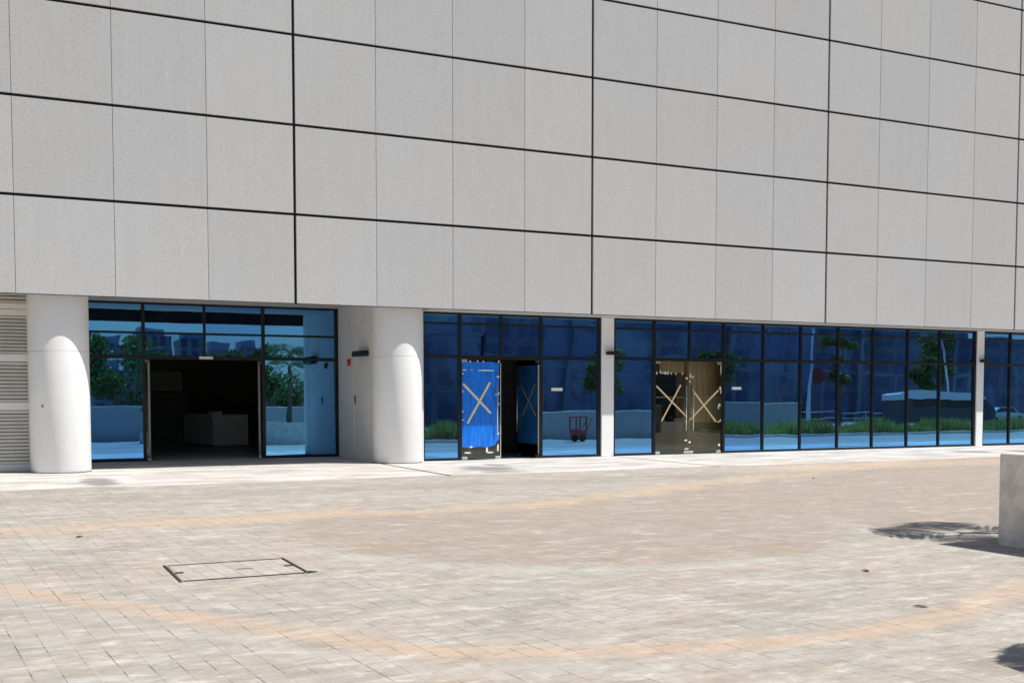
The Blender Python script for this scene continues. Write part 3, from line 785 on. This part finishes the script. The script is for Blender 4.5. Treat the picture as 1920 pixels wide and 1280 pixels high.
for k, (x, w, h) in enumerate(tw):
    h -= 4.2
    where = ['thin','stubby','broad','stepped','middle','narrow','low','wide','far left','plain'][k]
    t = thing('tower_block', '%s pale tower block on the distant skyline mirrored in the recessed entrance glass' % where, 'building', (x,-250,0), group='towers on the skyline', local=True)
    a = MB(); a.box(-w/2,w/2,-6,6,-.3,h*.86); a.build('wall', M_tower, t)
    a = MB(); a.box(-w*.34,w*.34,-4,4,h*.861,h); a.build('roof_house', M_band, t)
for k, (x0,x1,y,h,lab) in enumerate(((-9,15,-32.2,2.0,'low pale plaza wall behind the viewpoint, mirrored in the recessed glass'),(15.2,22.5,-15.6,1.25,'low pale plaza wall mirrored in the pane left of the taped doors'),(25.2,32,-16.6,1.65,'taller pale plaza wall behind the left end of the long grass bed'))):
    t = thing('plaza_wall', lab, 'wall', ((x0+x1)/2,y,0), group='low walls across the plaza')
    a = MB(); a.box(x0,x1,y-.3,y,0,h,.01); a.build('wall_body', M_hedgewall, t)
    a = MB(); a.box(x0-.05,x1+.05,y-.36,y+.05,h+.001,h+.07,.01); a.build('coping', M_planter, t)
# grass beds
def bed(x0, x1, y0, y1, n, seed, lab):
    t = thing('grass_planter', lab, 'planter', ((x0+x1)/2,(y0+y1)/2,0), group='grass beds across the plaza')
    a = MB(); a.box(x0,x1,y1-.15,y1,0,.12,.01); a.box(x0,x1,y0,y0+.15,0,.12,.01); a.box(x0,x0+.15,y0+.151,y1-.151,0,.12,.01); a.box(x1-.15,x1,y0+.151,y1-.151,0,.12,.01); a.build('kerb', M_planter, t)
    a = MB(); a.box(x0+.151,x1-.151,y0+.151,y1-.151,0,.08); a.build('soil', M_soil, t)
    a = MB(); rn = random.Random(seed)
    for k in range(n):
        x = rn.uniform(x0+.2,x1-.2); y = rn.uniform(y0+.2,y1-.2); h = rn.uniform(.35,.85)*(0.78+.28*math.sin(x*1.3)+.16*math.sin(x*3.1)); an = rn.uniform(0,PI)
        w = .016; lx, ly = rn.uniform(-.25,.25), rn.uniform(-.2,.2); c, s_ = math.cos(an)*w, math.sin(an)*w
        a.add([(x-c,y-s_,.07),(x+c,y+s_,.07),(x+lx*.4+c*.7,y+ly*.4+s_*.7,.07+h*.6),(x+lx,y+ly,.07+h),(x+lx*.4-c*.7,y+ly*.4-s_*.7,.07+h*.6)], [(0,1,2,3,4)])
    o = a.build('tall_grass', M_grass, t); o['kind'] = 'stuff'
bed(24.6,46,-15.4,-13.2,13000,11,'long low planter bed full of tall grass, mirrored in the long glass front')
bed(9.3,12.4,-15.0,-13.4,2000,12,'short planter bed of tall grass mirrored in the pane left of the blue door')

def tree(x, y, h, R, seed, lab):
    rn = random.Random(seed)
    t = thing('leafy_tree', lab, 'tree', (x,y,0), group='trees across the plaza')
    a = MB(); a.tube([(x,y,-.3),(x+.1,y,h*.25),(x+.05,y+.1,h*.5)], [.2,.15,.09], 10)
    cl = []
    for k in range(9):
        az = rn.uniform(0,2*PI); q = rn.uniform(.15,.8)
        e = Vector((x+math.cos(az)*R*q, y+math.sin(az)*R*q, h*rn.uniform(.55,.92)))
        a.tube([(x+.08,y+.05,h*rn.uniform(.3,.48)), tuple(e)], [.06,.02], 6); cl.append((e, R*rn.uniform(.32,.55)))
    a.build('trunk', M_trunk, t)
    a = MB()
    for e, r in cl:
        for k in range(380):
            v = Vector((rn.gauss(0,1),rn.gauss(0,1),rn.gauss(0,1))).normalized()*r*rn.random()**.4
            v.z *= .7; c = e+v; n = Vector((rn.gauss(0,1),rn.gauss(0,1),rn.gauss(0,1))).normalized(); u = n.orthogonal().normalized(); w = n.cross(u); s_ = rn.uniform(.09,.19)
            a.add([c-u*s_, c+w*s_*.5, c+u*s_, c-w*s_*.5], [(0,1,2,3)])
    a.build('crown', M_leaf, t)
for k, (x,y,h,R,lab) in enumerate(((.4,-37,5.9,2.6,'round leafy tree mirrored in the leftmost recessed pane'),(4.5,-56,5.2,3.2,'broad low tree mirrored left of centre over the open entrance'),(15.5,-58,5.6,3.4,'broad low tree mirrored right of centre over the open entrance'),(33.5,-40,5.4,1.9,'bushy tree mirrored in the first panes of the long glass front'),(8.8,-47,5.0,2.4,'low bushy tree mirrored above the open entrance'),(11.6,-44,5.6,1.1,'slim leafy tree mirrored at the right of the open entrance'),(50.5,-34,6.4,1.4,'small loose tree mirrored in the upper panes of the long glass front'),(41.5,-37,5.2,1.5,'small tree mirrored right of the taped doors'),(72,-45,8.5,2.6,'leafy tree mirrored in the shopfront at the right edge'),(63,-38,5,1.3,'young tree behind the white van'))):
    tree(x,y,h,R,20+k,lab)

def car(x, y, rz, paint, lab, van=False):
    t = thing('parked_van' if van else 'parked_car', lab, 'van' if van else 'car', (x,y,-.12), rz, group='vehicles parked across the plaza', local=True)
    if van:
        body = [(-2.9,.35),(2.9,.35),(3.0,.9),(2.85,1.3),(2.1,2.15),(1.8,2.35),(-2.8,2.42),(-3.0,2.2)]; win = [(-2.4,1.45),(2.35,1.45),(1.85,2.05),(-2.4,2.05)]; wd = 1.0; wx = 1.9
    else:
        body = [(-2.25,.3),(2.25,.3),(2.3,.7),(2.1,.88),(1.15,1.0),(.4,1.45),(-.9,1.48),(-1.75,1.05),(-2.25,.95)]; win = [(-1.45,1.0),(.95,1.0),(.33,1.38),(-.85,1.40)]; wd = .9; wx = 1.4
    a = MB(); a.prism(body, -wd, wd); a.build('body', M_cargrey if van else paint, t)
    if van:
        a = MB(); a.prism([(-3.02,2.0),(2.3,2.0),(2.05,2.3),(1.5,2.5),(-2.7,2.56),(-3.05,2.4)], -wd-.03, wd+.03); a.build('roof', M_carwhite, t)
    a = MB(); a.prism(win, -wd-.004, -wd+.01); a.prism(win, wd-.01, wd+.004); a.build('side_window', M_dark_glass, t)
    for sx in (-1,1):
        for sy in (-1,1):
            a = MB(); a.cyl(sx*wx,.34,sy*wd-.11,sy*wd+.11,.34,n=24,axis='y'); w = a.build('wheel', M_rubber, t)
            a = MB(); a.cyl(sx*wx,.34,sy*wd-.118,sy*wd+.118,.20,n=16,axis='y'); a.build('rim', M_frame2, w)
car(56.8,-30.5,.05,M_carwhite,'long white van parked across the plaza, mirrored in the long glass front',True)
bpy.data.objects['parked_van'].scale = (1.45,1.1,1.05)
car(52,-41,.05,M_cargrey,'dark car parked left of the white van, mirrored in the long glass front')
car(1.4,-52,.02,M_carwhite,'white car parked on the road, mirrored in the leftmost recessed pane')
car(9,-52.2,.0,M_carwhite,'white car parked on the road behind the slim tree')
car(22,-52,.0,M_cargrey,'dark car parked on the road, mirrored in the blue door shop')

car(44,-37,.03,M_carwhite,'white car parked behind the grass bed, mirrored beside the lamp post')
car(37.5,-36,.03,M_cargrey,'dark car parked behind the left end of the grass bed')
car(-1.5,-40,.03,M_carwhite,'white car parked beyond the low wall, mirrored under the round leafy tree')
car(74,-40,.03,M_carwhite,'white car parked at the far right, mirrored beyond the last pier')

def post(x, y, h, lean, lab):
    t = thing('lamp_post', lab, 'lamp post', (x,y,0), group='lamp posts across the plaza')
    a = MB(); a.tube([(x,y,0),(x+lean*.5,y,h*.55),(x+lean,y,h)], [.13,.10,.06], 12); a.build('pole', M_carwhite, t, smooth=True)
    a = MB(); a.tube([(x+lean,y,h),(x+lean+.5,y+.2,h+.35),(x+lean+1.4,y+.5,h+.42)], [.05,.045,.04], 8); a.build('arm', M_carwhite, t, smooth=True)
    a = MB(); a.box(x+lean+1.2,x+lean+1.9,y+.35,y+.65,h+.33,h+.43,.02); a.build('lamp_head', M_frame2, t)
post(45.6,-32,6.6,.5,'white lamp post mirrored left of centre in the long glass front')
post(60,-32.5,7.0,-1.1,'leaning white lamp post mirrored at the right of the long glass front')
# pale leaning fins on the office block
o_ = bpy.data.objects['office_block']
for k in (1,5,9,12):
    x = 41+k*4.9; a = MB(); a.prism([(x,-.2),(x+.55,-.2),(x+1.9+(k%3)*.7,17.5),(x+1.45+(k%3)*.7,17.5)], -69.6, -69.2); a.build('leaning_fin', M_fin, o_)
# red handcart
t = thing('handcart', 'small red handcart mirrored in the pane right of the open blue door', 'cart', (16.3,-12.6,0))
a = MB(); a.box(16.0,16.55,-12.9,-12.3,.30,.55,.02); a.build('tray', M_reddull, t)
a = MB()
for xx in (16.02,16.53):
    for yy in (-12.88,-12.32): a.box(xx-.025,xx+.025,yy-.025,yy+.025,.551,1.05)
a.box(15.98,16.57,-12.92,-12.28,1.051,1.10); a.build('rack', M_reddull, t)
a = MB(); a.tube([(16.57,-12.8,.5),(16.85,-12.8,1.0),(16.85,-12.4,1.0),(16.57,-12.4,.5)], .02); a.build('handle', M_red, t)
for yy in (-12.95,-12.25):
    a = MB(); a.cyl(16.28,.17,yy-.03,yy+.03,.17,n=18,axis='y'); a.build('wheel', M_rubber, t)
# red round hoarding sign and railing
t = thing('round_sign', 'red round sign on a post in front of the dark office block', 'sign', (76,-66,0))
a = MB(); a.cyl(76,4.8,-66.0,-65.9,.85,n=28,axis='y'); a.build('disc', M_red, t)
a = MB(); a.tube([(76,-66.06,-.3),(76,-66.06,4.2)], .07); a.build('post', M_frame2, t)
t = thing('street_railing', 'thin white railing along the far side of the plaza', 'railing', (52,-38,0))
a = MB()
for z in (.55,1.05): a.tube([(36,-38,z),(66,-38,z)], .03, 6)
a.build('rail', M_carwhite, t)
for k in range(11):
    a = MB(); a.tube([(36+3*k,-38,0),(36+3*k,-38,1.02)], .028, 6); a.build('post', M_carwhite, t)

# ------------------------------------------------------------------ light, sky, camera
sd = Vector((1.43,-1.0,2.7)).normalized()
sun = bpy.data.lights.new('sun', 'SUN'); sun.energy = 5.0; sun.angle = math.radians(.55); sun.color = (1.0,.965,.91)
so = bpy.data.objects.new('sun', sun); COL.objects.link(so); so.rotation_euler = sd.to_track_quat('Z','Y').to_euler(); so.location = sd*60
w = bpy.data.worlds.new('World'); S.world = w; w.use_nodes = True
nt = w.node_tree; bg = nt.nodes['Background']
sk = nt.nodes.new('ShaderNodeTexSky'); sk.sky_type = 'NISHITA'; sk.sun_disc = False
sk.sun_elevation = math.asin(sd.z); sk.sun_rotation = math.atan2(sd.x, sd.y); sk.altitude = 0; sk.air_density = 1.0; sk.dust_density = 1.0; sk.ozone_density = 1.0
nt.links.new(sk.outputs[0], bg.inputs[0]); bg.inputs[1].default_value = .066
cam = bpy.data.cameras.new('camera'); co = bpy.data.objects.new('camera', cam); COL.objects.link(co)
F = 2050; CY = 850.81
cam.sensor_fit = 'HORIZONTAL'; cam.sensor_width = 36; cam.lens = F*36/1920; cam.clip_end = 3000; cam.clip_start = .1
cam.shift_y = (CY-640)/1920
yaw, pit, roll = math.radians(25.5755), math.radians(-3.05507), math.radians(.02742)
fwd = Vector((math.sin(yaw)*math.cos(pit), math.cos(yaw)*math.cos(pit), math.sin(pit))); rt = Vector((math.cos(yaw), -math.sin(yaw), 0)); up = rt.cross(fwd)
R3 = Matrix((rt, up, -fwd)).transposed()
co.matrix_world = Matrix.Translation((-6.9075,-26.8002,1.79)) @ R3.to_4x4()
S.camera = co
S.view_settings.view_transform = 'Standard'; S.view_settings.look = 'None'; S.view_settings.exposure = .17; S.view_settings.gamma = 1
S.cycles.max_bounces = 10; S.cycles.transparent_max_bounces = 16; S.cycles.caustics_reflective = True; S.cycles.use_denoising = True
